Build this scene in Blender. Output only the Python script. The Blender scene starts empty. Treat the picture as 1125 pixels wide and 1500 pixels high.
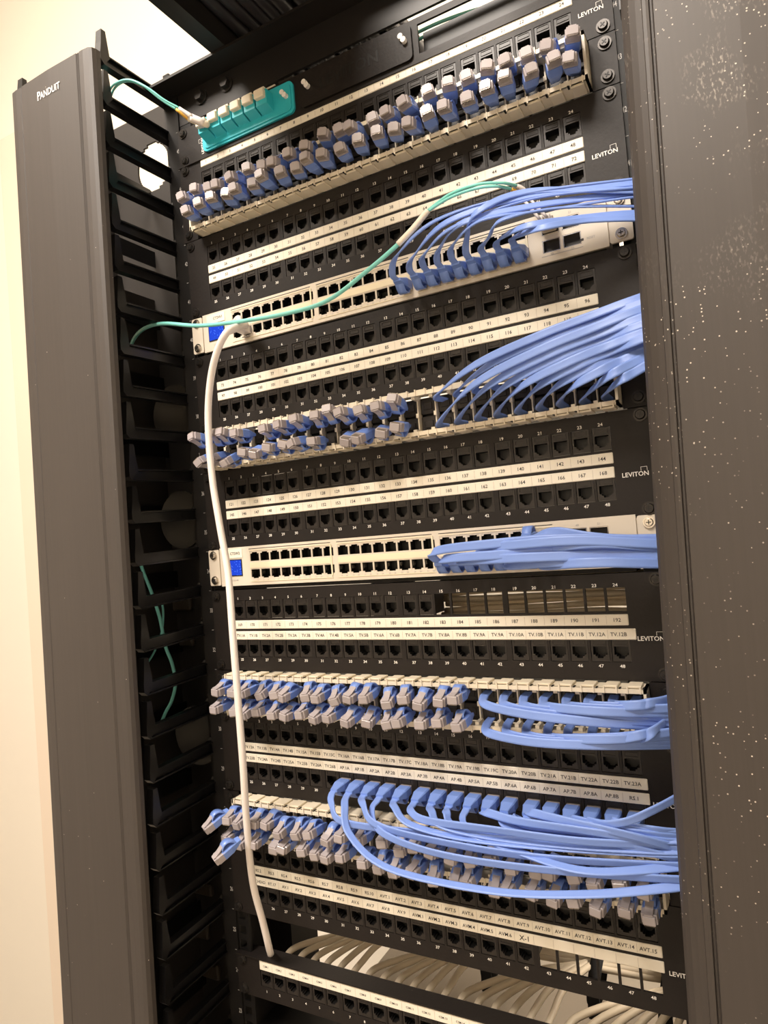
import bpy, math, random
from mathutils import Vector, Matrix, Euler
random.seed(7)
SC = bpy.context.scene
COL = SC.collection
U = 0.04445
Z0 = 0.08
def zu(u): return Z0 + u * U

# ------------------------------------------------------------------ camera
CAMP = Vector((0.302251, -0.584505, 0.090344 + 32 * U + Z0))
RT = Vector((0.87733667, 0.47288448, -0.08161275))
DN = Vector((-0.08863356, -0.00746015, -0.99603636))
FW = Vector((-0.47161898, 0.88109285, 0.03536837))
FPX = 992.36
cam = bpy.data.cameras.new('camera')
camo = bpy.data.objects.new('camera', cam)
COL.objects.link(camo)
m = Matrix((RT, -DN, -FW)).transposed().to_4x4()
m.translation = CAMP
camo.matrix_world = m
cam.sensor_fit = 'VERTICAL'
cam.sensor_height = 36.0
cam.lens = 36.0 * FPX / 1500.0
cam.clip_start = 0.02
SC.camera = camo

def at(px, py, Y):
    """point of the place at depth plane Y seen at pixel (px, py) of the photograph"""
    d = FW + RT * ((px - 562.5) / FPX) + DN * ((py - 750.0) / FPX)
    t = (Y - CAMP.y) / d.y
    return CAMP + d * t

# ------------------------------------------------------------------ world, lights, exposure
SC.view_settings.view_transform = 'Standard'
SC.view_settings.look = 'None'
SC.view_settings.gamma = 1.0
SC.view_settings.exposure = 0.0
SC.view_settings.use_curve_mapping = False
w = bpy.data.worlds.new('world'); SC.world = w; w.use_nodes = True
w.node_tree.nodes['Background'].inputs[0].default_value = (1.0, 0.88, 0.76, 1)
w.node_tree.nodes['Background'].inputs[1].default_value = 0.55

def area(name, loc, target, sx, sy, power, col):
    l = bpy.data.lights.new(name, 'AREA'); l.shape = 'RECTANGLE'; l.size = sx; l.size_y = sy
    l.energy = power; l.color = col
    o = bpy.data.objects.new(name, l); COL.objects.link(o); o.location = loc
    o.rotation_euler = (Vector(target) - Vector(loc)).to_track_quat('-Z', 'Y').to_euler()
    return o
area('ceiling_lamp_front', (-0.38, -1.45, 3.3), (-0.1, -0.6, 1.3), 1.2, 0.6, 124, (1.0, 0.90, 0.80))
area('ceiling_lamp_left', (-1.1, -0.5, 3.3), (-0.7, 0.3, 1.5), 0.8, 0.5, 8, (1.0, 0.89, 0.77))
area('rear_fill_light', (1.0, 0.40, 2.3), (-0.15, 0.75, 0.75), 0.5, 0.25, 36, (1.0, 0.89, 0.77))  # fill light added behind the rack to brighten the wall seen through the gaps

# ------------------------------------------------------------------ materials
def mat(name, col, rough=0.5, metal=0.0, spec=0.5, emit=None, estr=0.0, trans=0.0, coat=0.0):
    mt = bpy.data.materials.new(name); mt.use_nodes = True
    b = mt.node_tree.nodes['Principled BSDF']
    b.inputs['Base Color'].default_value = (*col, 1)
    b.inputs['Roughness'].default_value = rough
    b.inputs['Metallic'].default_value = metal
    b.inputs['Specular IOR Level'].default_value = spec
    b.inputs['Coat Weight'].default_value = coat
    if trans: b.inputs['Transmission Weight'].default_value = trans
    if emit:
        b.inputs['Emission Color'].default_value = (*emit, 1)
        b.inputs['Emission Strength'].default_value = estr
    return mt
def noisy(mt, scale, amount, stretch=(1, 1, 1), bump=0.0):
    """slight procedural variation of a material's own colour, plus bump"""
    nt = mt.node_tree; b = nt.nodes['Principled BSDF']
    tc = nt.nodes.new('ShaderNodeTexCoord'); mp = nt.nodes.new('ShaderNodeMapping')
    mp.inputs['Scale'].default_value = stretch
    ns = nt.nodes.new('ShaderNodeTexNoise'); ns.inputs['Scale'].default_value = scale; ns.inputs['Detail'].default_value = 3
    nt.links.new(tc.outputs['Object'], mp.inputs[0]); nt.links.new(mp.outputs[0], ns.inputs[0])
    c = b.inputs['Base Color'].default_value[:]
    mx = nt.nodes.new('ShaderNodeMix'); mx.data_type = 'RGBA'
    mx.inputs[6].default_value = tuple(v * (1 - amount) for v in c[:3]) + (1,)
    mx.inputs[7].default_value = tuple(min(1, v * (1 + amount)) for v in c[:3]) + (1,)
    nt.links.new(ns.outputs[0], mx.inputs[0]); nt.links.new(mx.outputs[2], b.inputs['Base Color'])
    if bump:
        bp = nt.nodes.new('ShaderNodeBump'); bp.inputs['Strength'].default_value = bump
        bp.inputs['Distance'].default_value = 0.001
        nt.links.new(ns.outputs[0], bp.inputs['Height']); nt.links.new(bp.outputs[0], b.inputs['Normal'])
    return mt
M = {}
M['wall'] = noisy(mat('painted_wall', (0.84, 0.785, 0.685), 0.9), 3, 0.02)
M['trim'] = mat('painted_trim', (0.80, 0.69, 0.57), 0.8)
M['floor'] = noisy(mat('floor_tile', (0.30, 0.26, 0.22), 0.6), 8, 0.1)
M['ceiling'] = mat('ceiling_paint', (0.85, 0.78, 0.66), 0.9)
M['plate'] = noisy(mat('black_powder_coat', (0.0135, 0.0105, 0.0092), 0.5, spec=0.28), 300, 0.12, bump=0.15)
M['rail'] = mat('black_rail_paint', (0.007, 0.0062, 0.0058), 0.5, spec=0.25)
M['beam'] = noisy(mat('black_beam_paint', (0.012, 0.010, 0.009), 0.45, spec=0.35), 200, 0.15)
M['jack'] = mat('black_jack_plastic', (0.023, 0.0190, 0.0165), 0.38, spec=0.35)
M['hole'] = mat('dark_port_interior', (0.004, 0.0035, 0.003), 0.5)
M['finger'] = mat('black_finger_plastic', (0.005, 0.0047, 0.005), 0.30, spec=0.35)
M['label'] = noisy(mat('cream_label_tape', (0.86, 0.80, 0.68), 0.45), 60, 0.02)
M['ink'] = mat('label_ink', (0.035, 0.03, 0.03), 0.6)
M['white_ink'] = mat('white_silkscreen', (0.88, 0.85, 0.80), 0.5)
M['grey_ink'] = mat('grey_silkscreen', (0.42, 0.40, 0.38), 0.5)
M['divider'] = mat('label_divider', (0.50, 0.44, 0.37), 0.6)
M['cream'] = mat('cream_plastic', (0.80, 0.71, 0.55), 0.42)
M['switch'] = mat('silver_switch_face', (0.70, 0.63, 0.53), 0.38, 0.0)
M['switch_pale'] = mat('pale_switch_strip', (0.84, 0.75, 0.55), 0.4)  # paler tone for the trim strips on the switch front
M['steel'] = mat('nickel_steel', (0.62, 0.58, 0.52), 0.25, 1.0)
M['dark_steel'] = mat('dark_steel', (0.030, 0.026, 0.023), 0.32, 0.5)
M['blue'] = mat('blue_cable_jacket', (0.205, 0.325, 0.75), 0.40)
M['blue_boot'] = mat('blue_boot_plastic', (0.175, 0.290, 0.70), 0.34, coat=0.15)
M['clear'] = mat('smoky_clear_plug', (0.40, 0.36, 0.37), 0.33, spec=0.5, coat=0.15)
M['gold'] = mat('gold_contact', (0.42, 0.36, 0.30), 0.3, 0.3)
M['aqua'] = mat('aqua_fibre_jacket', (0.22, 0.66, 0.60), 0.4)
M['teal'] = mat('teal_adapter_plastic', (0.03, 0.47, 0.56), 0.38)
M['white_cable'] = mat('white_cable_jacket', (0.84, 0.78, 0.74), 0.4)
M['beige_cable'] = mat('beige_cable_jacket', (0.68, 0.57, 0.42), 0.45)
M['black_cable'] = mat('black_cable_jacket', (0.02, 0.018, 0.02), 0.4)
M['amber'] = mat('amber_boot', (0.85, 0.50, 0.08), 0.4)
M['chassis'] = noisy(mat('brown_grey_chassis', (0.20, 0.165, 0.125), 0.6), 20, 0.06)
M['web'] = mat('grey_manager_web', (0.030, 0.026, 0.023), 0.6, spec=0.25)
M['brownish'] = mat('brown_opening_shade', (0.060, 0.047, 0.034), 0.6)  # tone of shaded openings in the duct web, put into the colour
M['velcro'] = mat('black_velcro', (0.012, 0.011, 0.011), 0.9)
# touch screen: a lit blue display
sm = mat('blue_touch_screen', (0.01, 0.03, 0.25), 0.15, emit=(0.01, 0.06, 0.75), estr=0.9)
nt = sm.node_tree; b = nt.nodes['Principled BSDF']
tc = nt.nodes.new('ShaderNodeTexCoord'); vo = nt.nodes.new('ShaderNodeTexVoronoi'); vo.inputs['Scale'].default_value = 420
cr = nt.nodes.new('ShaderNodeValToRGB'); cr.color_ramp.elements[0].color = (0.12, 0.28, 0.95, 1)
cr.color_ramp.elements[0].position = 0.1; cr.color_ramp.elements[1].position = 0.35; cr.color_ramp.elements[1].color = (0.005, 0.035, 0.50, 1)
nt.links.new(tc.outputs['Object'], vo.inputs['Vector']); nt.links.new(vo.outputs['Distance'], cr.inputs[0])
nt.links.new(cr.outputs[0], b.inputs['Emission Color'])
M['screen'] = sm
# charcoal anodised duct covers: brushed along Z; the right one is dusty
def cover_mat(name, dust):
    mt = mat(name, (0.064, 0.054, 0.047), 0.50, spec=0.5)
    nt = mt.node_tree; b = nt.nodes['Principled BSDF']
    tc = nt.nodes.new('ShaderNodeTexCoord'); mp = nt.nodes.new('ShaderNodeMapping')
    mp.inputs['Scale'].default_value = (1.0, 1.0, 0.012)
    ns = nt.nodes.new('ShaderNodeTexNoise'); ns.inputs['Scale'].default_value = 420; ns.inputs['Detail'].default_value = 2
    nt.links.new(tc.outputs['Object'], mp.inputs[0]); nt.links.new(mp.outputs[0], ns.inputs[0])
    mx = nt.nodes.new('ShaderNodeMix'); mx.data_type = 'RGBA'
    mx.inputs[6].default_value = (0.045, 0.0375, 0.033, 1); mx.inputs[7].default_value = (0.055, 0.046, 0.041, 1)
    nt.links.new(ns.outputs[0], mx.inputs[0])
    out = mx.outputs[2]
    # dust specks and scuffs
    vo = nt.nodes.new('ShaderNodeTexVoronoi'); vo.inputs['Scale'].default_value = 340
    nt.links.new(tc.outputs['Object'], vo.inputs['Vector'])
    lt = nt.nodes.new('ShaderNodeMath'); lt.operation = 'LESS_THAN'; lt.inputs[1].default_value = 0.17
    nt.links.new(vo.outputs['Distance'], lt.inputs[0])
    sep = nt.nodes.new('ShaderNodeSeparateColor'); nt.links.new(vo.outputs['Color'], sep.inputs[0])
    keep = nt.nodes.new('ShaderNodeMath'); keep.operation = 'GREATER_THAN'; keep.inputs[1].default_value = 0.62 if dust else 0.99
    nt.links.new(sep.outputs[0], keep.inputs[0])
    m1 = nt.nodes.new('ShaderNodeMath'); m1.operation = 'MULTIPLY'
    nt.links.new(lt.outputs[0], m1.inputs[0]); nt.links.new(keep.outputs[0], m1.inputs[1])
    pn = nt.nodes.new('ShaderNodeTexNoise'); pn.inputs['Scale'].default_value = 16; pn.inputs['Detail'].default_value = 4
    nt.links.new(tc.outputs['Object'], pn.inputs['Vector'])
    rp = nt.nodes.new('ShaderNodeMapRange'); rp.inputs[1].default_value = 0.44; rp.inputs[2].default_value = 0.62
    nt.links.new(pn.outputs[0], rp.inputs[0])
    m2 = nt.nodes.new('ShaderNodeMath'); m2.operation = 'MULTIPLY'
    nt.links.new(m1.outputs[0], m2.inputs[0]); nt.links.new(rp.outputs[0], m2.inputs[1])
    fac = m2.outputs[0]
    if dust:
        # wiped dust film: streaky, gathered near the top of the cover
        mp2 = nt.nodes.new('ShaderNodeMapping'); mp2.inputs['Scale'].default_value = (1, 1, 0.45)
        mp2.inputs['Rotation'].default_value = (0, 0.3, 0)
        n2 = nt.nodes.new('ShaderNodeTexNoise'); n2.inputs['Scale'].default_value = 620; n2.inputs['Detail'].default_value = 6
        nt.links.new(tc.outputs['Object'], mp2.inputs[0]); nt.links.new(mp2.outputs[0], n2.inputs[0])
        r2 = nt.nodes.new('ShaderNodeMapRange'); r2.inputs[1].default_value = 0.53; r2.inputs[2].default_value = 0.70
        nt.links.new(n2.outputs[0], r2.inputs[0])
        sx = nt.nodes.new('ShaderNodeSeparateXYZ'); nt.links.new(tc.outputs['Object'], sx.inputs[0])
        rz = nt.nodes.new('ShaderNodeMapRange'); rz.inputs[1].default_value = 1.70; rz.inputs[2].default_value = 1.95
        rz.inputs[4].default_value = 0.75
        nt.links.new(sx.outputs[2], rz.inputs[0])
        n3 = nt.nodes.new('ShaderNodeTexNoise'); n3.inputs['Scale'].default_value = 22
        nt.links.new(tc.outputs['Object'], n3.inputs['Vector'])
        r3 = nt.nodes.new('ShaderNodeMapRange'); r3.inputs[1].default_value = 0.5; r3.inputs[2].default_value = 0.65
        nt.links.new(n3.outputs[0], r3.inputs[0])
        a = nt.nodes.new('ShaderNodeMath'); a.operation = 'MULTIPLY'
        nt.links.new(r2.outputs[0], a.inputs[0]); nt.links.new(rz.outputs[0], a.inputs[1])
        a2 = nt.nodes.new('ShaderNodeMath'); a2.operation = 'MULTIPLY'
        nt.links.new(a.outputs[0], a2.inputs[0]); nt.links.new(r3.outputs[0], a2.inputs[1])
        a3 = nt.nodes.new('ShaderNodeMath'); a3.operation = 'MAXIMUM'
        nt.links.new(a2.outputs[0], a3.inputs[0]); nt.links.new(fac, a3.inputs[1])
        fac = a3.outputs[0]
    m3 = nt.nodes.new('ShaderNodeMix'); m3.data_type = 'RGBA'
    m3.inputs[7].default_value = (0.62, 0.56, 0.48, 1)
    nt.links.new(fac, m3.inputs[0]); nt.links.new(out, m3.inputs[6])
    nt.links.new(m3.outputs[2], b.inputs['Base Color'])
    return mt
M['cover'] = cover_mat('brushed_charcoal_cover', False)
M['cover_dusty'] = cover_mat('dusty_charcoal_cover', True)

# ------------------------------------------------------------------ mesh builder
def catmull(pts, n=8):
    P = [Vector(p) for p in pts]
    if len(P) < 3:
        return [P[0].lerp(P[-1], i / n) for i in range(n + 1)]
    P = [P[0] * 2 - P[1]] + P + [P[-1] * 2 - P[-2]]
    out = []
    for i in range(1, len(P) - 2):
        a, b_, c, d = P[i - 1], P[i], P[i + 1], P[i + 2]
        for k in range(n):
            t = k / n
            out.append(0.5 * ((2 * b_) + (c - a) * t + (2 * a - 5 * b_ + 4 * c - d) * t * t + (-a + 3 * b_ - 3 * c + d) * t ** 3))
    out.append(P[-2].copy())
    return out

class MB:
    def __init__(s): s.v = []; s.f = []; s.mi = []; s.mats = []; s.sm = []
    def mid(s, m_):
        if m_ not in s.mats: s.mats.append(m_)
        return s.mats.index(m_)
    def add(s, vs, fs, m_, smooth=False):
        o = len(s.v); s.v += [tuple(v) for v in vs]; k = s.mid(m_)
        for f in fs: s.f.append([i + o for i in f]); s.mi.append(k); s.sm.append(smooth)
    def box(s, x0, x1, y0, y1, z0, z1, m_, bev=0.0):
        if bev <= 0:
            vs = [(x, y, z) for z in (z0, z1) for y in (y0, y1) for x in (x0, x1)]
            s.add(vs, [(0, 2, 3, 1), (4, 5, 7, 6), (0, 1, 5, 4), (2, 6, 7, 3), (0, 4, 6, 2), (1, 3, 7, 5)], m_)
            return
        # bevelled: octagonal outline in XZ, front edge (towards -Y) eased too
        def ring(y, e, c):
            a0, a1, b0, b1 = x0 + e, x1 - e, z0 + e, z1 - e
            return [(a0 + c, y, b0), (a1 - c, y, b0), (a1, y, b0 + c), (a1, y, b1 - c), (a1 - c, y, b1), (a0 + c, y, b1), (a0, y, b1 - c), (a0, y, b0 + c)]
        s.loft([ring(y0, bev, bev), ring(y0 + bev, 0, bev), ring(y1, 0, bev)], m_)
    def loft(s, rings, m_, cap=True, smooth=False):
        n = len(rings[0]); vs = [p for r in rings for p in r]; fs = []
        for i in range(len(rings) - 1):
            for j in range(n):
                k = (j + 1) % n
                fs.append((i * n + j, i * n + k, (i + 1) * n + k, (i + 1) * n + j))
        if cap:
            fs.append(tuple(range(n - 1, -1, -1))); fs.append(tuple((len(rings) - 1) * n + j for j in range(n)))
        s.add(vs, fs, m_, smooth)
    def prism(s, outline, axis, a, b_, m_):
        """outline: 2D points in the other two axes, extruded from a to b along axis"""
        def p(u, v, t): return {'x': (t, u, v), 'y': (u, t, v), 'z': (u, v, t)}[axis]
        s.loft([[p(u, v, a) for u, v in outline], [p(u, v, b_) for u, v in outline]], m_)
    def cyl(s, c, axis, r, a, b_, m_, n=14, r2=None, smooth=True):
        r2 = r if r2 is None else r2
        def ring(t, rr):
            o = []
            for i in range(n):
                q = 2 * math.pi * i / n; u, v = rr * math.cos(q), rr * math.sin(q)
                o.append({'x': (t, c[0] + u, c[1] + v), 'y': (c[0] + u, t, c[1] + v), 'z': (c[0] + u, c[1] + v, t)}[axis])
            return o
        s.loft([ring(a, r), ring(b_, r2)], m_, True, False)
    def sweep(s, path, prof, m_, hints, smooth=True):
        """prof(t) -> list of (a, b): a along the width direction, b along the normal"""
        n = len(path); rings = []
        for i, p in enumerate(path):
            t = (path[min(i + 1, n - 1)] - path[max(i - 1, 0)]).normalized()
            q = i / (n - 1)
            k = q * (len(hints) - 1); j = min(int(k), len(hints) - 2) if len(hints) > 1 else 0
            h = Vector(hints[j]) if len(hints) == 1 else Vector(hints[j]).lerp(Vector(hints[j + 1]), k - j)
            wd = h - t * h.dot(t)
            if wd.length < 1e-4: wd = t.orthogonal()
            wd.normalize(); nn = t.cross(wd)
            rings.append([p + wd * a + nn * b_ for a, b_ in prof(q)])
        s.loft(rings, m_, True, smooth)
    def tube(s, pts, r, m_, n=8, sub=8):
        path = catmull(pts, sub)
        # parallel transport
        t0 = (path[1] - path[0]).normalized(); u = t0.orthogonal().normalized(); rings = []
        for i, p in enumerate(path):
            t = (path[min(i + 1, len(path) - 1)] - path[max(i - 1, 0)]).normalized()
            u = (u - t * u.dot(t)).normalized(); v = t.cross(u)
            rr = r(i / (len(path) - 1)) if callable(r) else r
            rings.append([p + u * (rr * math.cos(2 * math.pi * k / n)) + v * (rr * math.sin(2 * math.pi * k / n)) for k in range(n)])
        s.loft(rings, m_, True, True)
    def ribbon(s, pts, wdt, thk, m_, hints, sub=8):
        a, b_ = wdt / 2, thk / 2; e = thk * 0.35
        prof = [(-a + e, -b_), (-a / 2, -b_ * 1.0), (0, -b_ * .8), (a / 2, -b_), (a - e, -b_), (a, 0), (a - e, b_), (a / 2, b_), (0, b_ * .8), (-a / 2, b_), (-a + e, b_), (-a, 0)]
        s.sweep(catmull(pts, sub), lambda q: prof, m_, hints)
    def join(s, o, mtx=None):
        off = len(s.v)
        s.v += [tuple(mtx @ Vector(v)) for v in o.v] if mtx else o.v
        for f, k, g in zip(o.f, o.mi, o.sm): s.f.append([i + off for i in f]); s.mi.append(s.mid(o.mats[k])); s.sm.append(g)
    def mesh(s, name):
        me = bpy.data.meshes.new(name); me.from_pydata(s.v, [], s.f)
        for k in s.mats: me.materials.append(M[k])
        me.polygons.foreach_set('material_index', s.mi); me.polygons.foreach_set('use_smooth', s.sm)
        me.update()
        return me
    def build(s, name, parent=None):
        return link(name, s.mesh(name), parent)
def link(name, data, parent=None):
    o = bpy.data.objects.new(name, data); COL.objects.link(o)
    if parent: o.parent = parent
    return o
def recalc(o):
    import bmesh
    bm = bmesh.new(); bm.from_mesh(o.data); bmesh.ops.recalc_face_normals(bm, faces=bm.faces); bm.to_mesh(o.data); bm.free()
    return o
def tag(o, label, cat, group=None):
    o['label'] = label; o['category'] = cat
    if group: o['group'] = group
    return o
def thing(name, label, cat, loc=(0, 0, 0), group=None):
    return tag(link_empty(name, loc), label, cat, group)
def link_empty(name, loc):
    o = bpy.data.objects.new(name, None); o.empty_display_size = 0.02; COL.objects.link(o); o.location = loc
    return o
def struct(mb, name):
    o = mb.build(name); o['kind'] = 'structure'; return o
def at_child(mesh_or_mb, name, parent, loc):
    """a part given in world coordinates under an empty at loc"""
    o = mesh_or_mb.build(name, parent); o.location = -Vector(loc); return o

ORD = ['zeroth', 'first', 'second', 'third', 'fourth', 'fifth', 'sixth', 'seventh', 'eighth', 'ninth', 'tenth', 'eleventh', 'twelfth',
       'thirteenth', 'fourteenth', 'fifteenth', 'sixteenth', 'seventeenth', 'eighteenth', 'nineteenth', 'twentieth',
       'twenty-first', 'twenty-second', 'twenty-third', 'twenty-fourth']

# plate standing in XZ, front face at y0, with rectangular holes
def plate(mb, x0, x1, z0, z1, holes, y0, y1, m_, back=True):
    xs = sorted({round(v, 6) for h in holes for v in h[:2]} | {x0, x1})
    zs = sorted({round(v, 6) for h in holes for v in h[2:]} | {z0, z1})
    xs = [x for x in xs if x0 - 1e-9 <= x <= x1 + 1e-9]; zs = [z for z in zs if z0 - 1e-9 <= z <= z1 + 1e-9]
    solid = {}
    for i in range(len(xs) - 1):
        cx = (xs[i] + xs[i + 1]) / 2
        hh = [h for h in holes if h[0] < cx < h[1]]
        for j in range(len(zs) - 1):
            cz = (zs[j] + zs[j + 1]) / 2
            solid[i, j] = not any(h[2] < cz < h[3] for h in hh)
    vs = []; fs = []; idx = {}
    def V(i, j, k):
        q = (i, j, k)
        if q not in idx: idx[q] = len(vs); vs.append((xs[i], (y0, y1)[k], zs[j]))
        return idx[q]
    for (i, j), s_ in solid.items():
        if not s_: continue
        fs.append((V(i, j, 0), V(i + 1, j, 0), V(i + 1, j + 1, 0), V(i, j + 1, 0)))
        if back: fs.append((V(i, j, 1), V(i, j + 1, 1), V(i + 1, j + 1, 1), V(i + 1, j, 1)))
        if not solid.get((i - 1, j)): fs.append((V(i, j, 0), V(i, j + 1, 0), V(i, j + 1, 1), V(i, j, 1)))
        if not solid.get((i + 1, j)): fs.append((V(i + 1, j, 0), V(i + 1, j, 1), V(i + 1, j + 1, 1), V(i + 1, j + 1, 0)))
        if not solid.get((i, j - 1)): fs.append((V(i, j, 0), V(i, j, 1), V(i + 1, j, 1), V(i + 1, j, 0)))
        if not solid.get((i, j + 1)): fs.append((V(i, j + 1, 0), V(i + 1, j + 1, 0), V(i + 1, j + 1, 1), V(i, j + 1, 1)))
    mb.add(vs, fs, m_)

# text as flat lettering on a surface
_tc = {}
def glyphs(s_):
    if s_ not in _tc:
        cu = bpy.data.curves.new('lettering', 'FONT'); cu.body = s_; cu.size = 1.0; cu.resolution_u = 2; cu.fill_mode = 'FRONT'
        cu.align_x = 'CENTER'; cu.align_y = 'CENTER'; cu.offset = 0.012
        o = bpy.data.objects.new('lettering', cu); COL.objects.link(o)
        bpy.context.view_layer.update()
        me = o.evaluated_get(bpy.context.evaluated_depsgraph_get()).to_mesh()
        vs = [(v.co.x, v.co.y) for v in me.vertices]; fs = [tuple(p.vertices) for p in me.polygons]
        if vs:
            cy = (max(v[1] for v in vs) + min(v[1] for v in vs)) / 2; cx = (max(v[0] for v in vs) + min(v[0] for v in vs)) / 2
            vs = [(a - cx, b_ - cy) for a, b_ in vs]
        o.evaluated_get(bpy.context.evaluated_depsgraph_get()).to_mesh_clear()
        bpy.data.objects.remove(o); bpy.data.curves.remove(cu)
        _tc[s_] = (vs, fs)
    return _tc[s_]
def text(mb, s_, x, z, y, size, m_, sx=1.0, rot=0.0, maxw=None):
    vs, fs = glyphs(s_)
    if not vs: return
    if maxw:
        wd = (max(v[0] for v in vs) - min(v[0] for v in vs)) * size * sx
        if wd > maxw: sx *= maxw / wd
    c, s2 = math.cos(rot), math.sin(rot)
    mb.add([(x + (a * sx * c - b_ * s2) * size, y, z + (a * sx * s2 + b_ * c) * size) for a, b_ in vs], fs, m_)

def colx(i):          # port column 1..24 of a patch panel
    return 0.0170787 * (i - 12.5) + 0.002779 * ((i - 1) // 6 - 1.5)

# ================================================================== the room
mb = MB(); mb.box(-4.0, 2.0, 0.75, 0.85, 0, 3.6, 'wall'); struct(mb, 'wall_back')
mb = MB(); mb.box(-4.1, 2.0, -2.7, -2.6, 0, 3.6, 'wall'); struct(mb, 'wall_front')
mb = MB(); mb.box(1.9, 2.0, -2.6, 0.85, 0, 3.6, 'wall'); struct(mb, 'wall_right')
mb = MB(); mb.box(-4.1, -4.0, -2.7, 0.85, 0, 3.6, 'wall'); struct(mb, 'wall_left')
mb = MB(); mb.box(-4.1, 2.0, -2.7, 0.85, -0.1, 0, 'floor'); struct(mb, 'floor')
mb = MB(); mb.box(-4.1, 2.0, -2.7, 0.85, 3.6, 3.7, 'ceiling'); struct(mb, 'ceiling')
a = at(8, 197, 0.74)
mb = MB(); mb.box(a.x, a.x + 0.16, 0.712, 0.75, 0, a.z - 0.03, 'trim', 0.006); recalc(struct(mb, 'trim_1'))

# ================================================================== the rack
RK = (0, 0, 0)
rack = thing('equipment_rack', 'black two-post equipment rack frame holding every panel and switch', 'rack')
for sgn in (-1, 1):
    mb = MB()
    xs = sorted((sgn * 0.2230, sgn * 0.2570))
    holes = []
    for u in range(0, 45):
        for k in (0.00635, 0.022225, 0.0381):
            if 20 <= u: holes.append((sgn * 0.2326 - 0.0045, sgn * 0.2326 + 0.0045, zu(u) + k - 0.0045, zu(u) + k + 0.0045))
    plate(mb, xs[0], xs[1], 0.0, zu(46.1), holes, 0.0025, 0.005, 'rail')
    mb.box(sgn * 0.257 - (0.003 if sgn > 0 else 0), sgn * 0.257 + (0.003 if sgn < 0 else 0), 0.005, 0.078, 0.0, zu(46.1), 'rail')
    mb.box(xs[0], xs[1], 0.075, 0.078, 0.0, zu(46.1), 'rail')
    post = mb.build('post', rack)
    mb = MB()
    for u in range(20, 46):
        text(mb, str(u), sgn * 0.2425, zu(u - .5), 0.0002 if False else -0.0002, 0.0066, 'grey_ink', 0.62)
        mb.box(sgn * 0.2425 - .0012, sgn * 0.2425 + .0012, -0.0002, 0.0, zu(u) - .0002, zu(u) + .0002, 'grey_ink')
    # numbers are printed on a slim outer strip of the post
    mb.box(min(sgn * 0.2392, sgn * 0.2570), max(sgn * 0.2392, sgn * 0.2570), 0.0, 0.0025, 0.0, zu(46.1), 'rail')
    mb.build('unit_numbers', post)
    # rear upright
    mb = MB()
    mb.box(min(sgn * .215, sgn * .257), max(sgn * .215, sgn * .257), 0.47, 0.475, 0, zu(46.1), 'rail')
    mb.box(sgn * .257 - .003, sgn * .257 + .003, 0.40, 0.475, 0, zu(46.1), 'rail')
    mb.build('rear_post', rack)
    for z in (zu(46.1) - .04, 0.0):
        mb = MB(); mb.box(sgn * .2555 - .0015, sgn * .2555 + .0015, 0.078, 0.40, z, z + .04, 'rail'); mb.build('side_brace', rack)
mb = MB()   # top angle: vertical face with a lip turned to the front
mb.prism([(0.002, 2.0870), (0.002, 2.1235), (-0.026, 2.1235), (-0.026, 2.1265), (0.005, 2.1265), (0.005, 2.0870)], 'x', -0.262, 0.262, 'beam')
beam = mb.build('top_beam', rack); recalc(beam)
for x in (-0.2036, -0.166, 0.166, 0.2036):
    mb = MB()
    mb.cyl((x, 2.109), 'y', 0.0088, 0.0022, 0.0005, 'dark_steel', 18)
    mb.cyl((x, 2.109), 'y', 0.0062, 0.0005, -0.0045, 'dark_steel', 6, 0.0058)
    recalc(mb.build('bolt', beam))
mb = MB(); mb.box(-0.257, 0.257, 0.47, 0.473, 2.08, 2.1265, 'beam'); mb.build('rear_beam', rack)

# ------------------------------------------------------------------ shared small parts
def screw_mesh(kind='black'):
    mb = MB(); mt = 'dark_steel' if kind == 'black' else 'steel'
    mb.cyl((0, 0), 'y', 0.0056, 0.0, -0.0012, mt, 20)
    mb.cyl((0, 0), 'y', 0.0042, -0.0012, -0.0034, mt, 16, 0.0034)
    mb.box(-0.0022, 0.0022, -0.0037, -0.0034, -0.0004, 0.0004, 'hole'); mb.box(-0.0004, 0.0004, -0.0037, -0.0034, -0.0022, 0.0022, 'hole')
    return mb.mesh('screw')
SCREW = screw_mesh(); SCREW_S = screw_mesh('steel')
def screws(parent, zs, y=-0.0022, me=None, xs=(-0.2316, 0.2326)):
    for x in xs:
        for z in zs:
            o = link('screw', me or SCREW, parent); o.location = (x, y, z)
            o.rotation_euler = (0, random.uniform(0, 1.5), 0)

# keystone jack: frame block with a stepped port opening, origin at the opening's centre
def jack_mesh():
    mb = MB()
    holes = [(-.0057, .0057, -.0022, .0046), (-.0040, .0040, -.0036, -.0022), (-.0024, .0024, -.0052, -.0036)]
    plate(mb, -.00715, .00715, -.0078, .0113, holes, 0.0, 0.0009, 'jack', back=False)
    plate(mb, -.00715, .00715, -.0078, .0113, holes, 0.0009, 0.009, 'hole', back=False)
    mb.box(-.00715, .00715, 0.009, 0.026, -.0078, .0113, 'hole')
    mb.box(-.0052, .0052, -.0005, 0.0, .0062, .0066, 'jack'); mb.box(-.0052, .0052, -.0005, 0.0, .0098, .0102, 'jack')
    mb.box(-.0052, -.0048, -.0005, 0.0, .0066, .0098, 'jack'); mb.box(.0048, .0052, -.0005, 0.0, .0066, .0098, 'jack')
    return mb.mesh('port_jack')
JACK = jack_mesh()

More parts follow.
